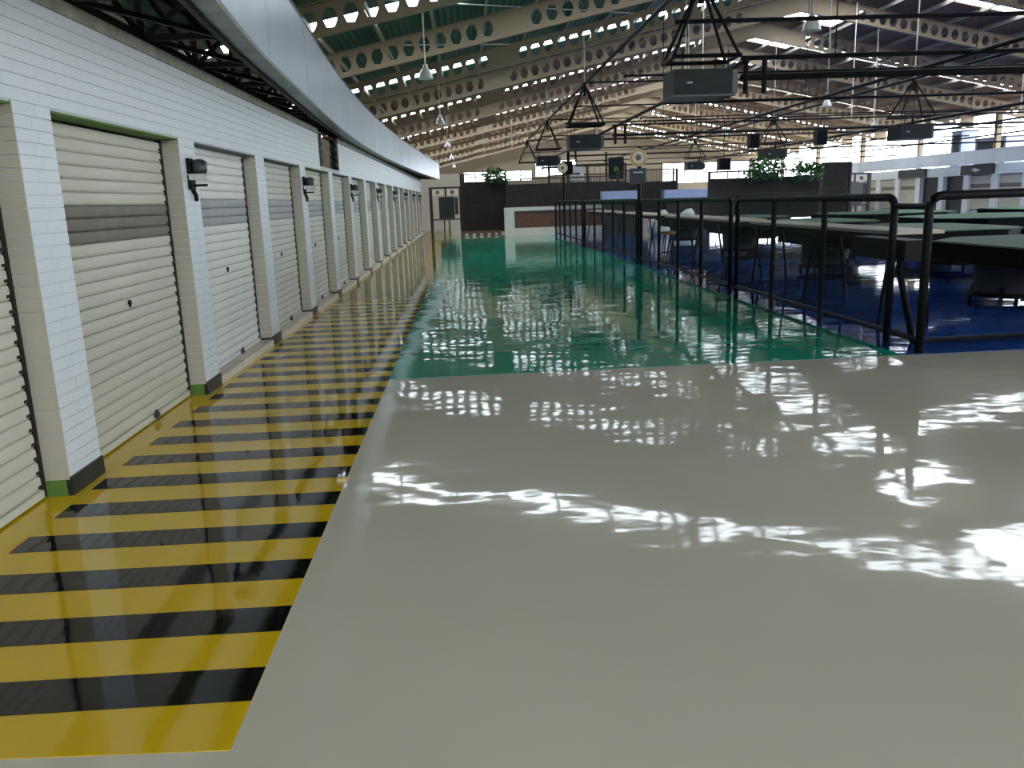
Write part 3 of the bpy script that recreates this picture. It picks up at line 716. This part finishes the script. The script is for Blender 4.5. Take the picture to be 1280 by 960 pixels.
pl = MB().box(-1.1, .75, -1.3, -.15, 0, .22).build('plinth', 'plinth_brown', ls)
for i in range(5): MB().box(-1.0 + .36 * i, -.85 + .36 * i, -1.32, -1.3, .02, .10).build('plinth_mark', 'sill_cream', pl)
lattice(2.05, 7.4, 40.6, 1.28, 2.62, 'long dark lattice screen above the reddish counter', 2.35)
lattice(7.6, 10.6, 42, .6, 2.9, 'dark lattice screen right of the round sign pole, behind the tables', 2.3)
lattice(10.2, 14.9, 35.0, .5, 2.50, 'wide dark lattice screen in the middle of the blue floor with two green plants', 2.2)
lattice(15.0, 16.2, 35.0, .5, 2.72, 'dark lattice screen section beside the far gate frame', 2.7)
t = thing('service_counter', 'white-topped counter with reddish brown front and white end block', 'counter', (3.2, 39.2, 0))
MB().box(-1.4, -.95, -.35, .35, 0, 1.28).build('end_block', 'counter_white', t); MB().box(-.95, 4.0, -.4, .4, 1.12, 1.28).build('counter_top', 'counter_white', t)
MB().box(-.95, 4.0, -.3, .3, .35, 1.12).build('front_panel', 'counter_red', t); MB().box(-.95, 4.0, -.36, .33, 0, .35).build('plinth', 'counter_white', t)
def plant(loc, r, n, label):
    o = thing('hanging_plant', label, 'plant', loc); mb = MB()
    for i in range(n):
        a, e = random.uniform(0, 6.28), random.uniform(-.7, 1.2); d = r * random.uniform(.2, 1) ** .6
        p = Vector((d * math.cos(a) * math.cos(e) * 1.4, d * math.sin(a) * math.cos(e) * .6, d * math.sin(e)))
        u = Vector((random.uniform(-1, 1), random.uniform(-1, 1), random.uniform(-.6, .6))).normalized() * .10; v = u.cross(Vector((random.random(), random.random(), .5))).normalized() * .05
        mb.add([p - u, p + v, p + u, p - v], [(0, 1, 2, 3)])
    stuff(mb.build('foliage', 'leaf', o)); MB().box(-r * .8, r * .8, -.12, .12, -.28, -.08).build('planter', 'lattice_dark', o)
plant((1.5, 41.6, 2.75), .5, 260, 'green trailing plant on the tall lattice screen at the lane end')
plant((12.4, 34.55, 2.45), .65, 420, 'bushy green plant on the wide lattice screen, the fuller of two'); plant((14.2, 34.55, 2.3), .55, 320, 'bushy green plant on the wide lattice screen, next to its taller dark end section')
# added counters (pale blue bands paint a bluish floor reflection) and wrapped bundles in the seating area behind the fence
for (x, y, w, m, lab) in ((6.85, 37.0, 1.7, 'pale_blue', 'added low counter with pale blue reflection band behind the fence'), (10.7, 40.5, 2.3, 'pale_blue', 'added counter with pale blue reflection band behind the wrapped white bundles')):
    t = thing('stand_in_counter', lab, 'counter', (x, y, 0))
    MB().box(-w / 2, w / 2, -.3, .3, 1.45, 1.85).build('reflection_band', m, t); MB().box(-w / 2, w / 2, -.35, .35, 1.3, 1.45).build('counter_top', 'table_dark', t); MB().box(-w / 2 + .1, w / 2 - .1, -.25, .25, 0, 1.3).build('body', 'panel_dark', t)
def bundle(loc, s, label):
    o = thing('wrapped_bundle', label, 'bundle', loc); mb = MB()
    prof = [(.001, 0), (.42, .0), (.5, .2), (.46, .55), (.33, .8), (.2, .95), (.001, 1.0)]
    mb.lathe(prof, 14); mb.v = [(x * s * (1 + .15 * math.sin(7 * z + 3 * x)), y * s, z * s * (1 + .1 * math.sin(5 * x))) for x, y, z in mb.v]
    mb.build('wrapping', 'white_wrap', o, smooth=True); MB().lathe([(.34 * s, .78 * s), (.36 * s, .80 * s), (.34 * s, .83 * s)], 14).build('tie', 'counter_white', o)
bundle((7.9, 34.0, .0), 1.0, 'tall white wrapped bundle on a stand behind the fence'); bundle((9.3, 35.2, .0), 1.0, 'smaller white wrapped bundle beside the tall one')

# dark kiosk framework rising behind the far fence
t = thing('kiosk_frame', 'dark steel kiosk framework with hanging panels behind the far fence', 'kiosk', (6.3, 44.0, 0))
for x in (-1.9, -.9, .1, 1.1, 2.1): MB().box(x - .05, x + .05, -.05, .05, 0, 3.9 if x in (-.9, 1.1) else 3.3).build('post', 'lattice_dark', t)
for z in (2.35, 2.75, 3.25): MB().box(-1.9, 2.1, -.04, .04, z, z + .07).build('beam', 'lattice_dark', t)
MB().box(-1.85, 2.05, .0, .06, 1.2, 2.3).build('back_panel', 'panel_dark', t)
pn = MB().box(1.2, 2.0, -.09, -.05, 2.5, 3.6).build('panel', 'unit_black', t)
MB().tube([(1.6, -.095, 3.0), (1.6, -.09, 3.0)], .14, 14).build('green_light_spot', 'leaf', pn)  # green light spot painted as a flat disc
pn = MB().box(-.8, -.1, -.09, -.05, 2.5, 3.2).build('panel', 'white_wrap', t)
MB().box(-.62, -.28, -.10, -.09, 2.8, 2.88).build('panel_line', 'navy', pn)
for i in range(14): MB().box(-1.85 + .29 * i, -1.83 + .29 * i, -.03, -.01, 2.3, 3.3).build('bar', 'lattice_dark', t)
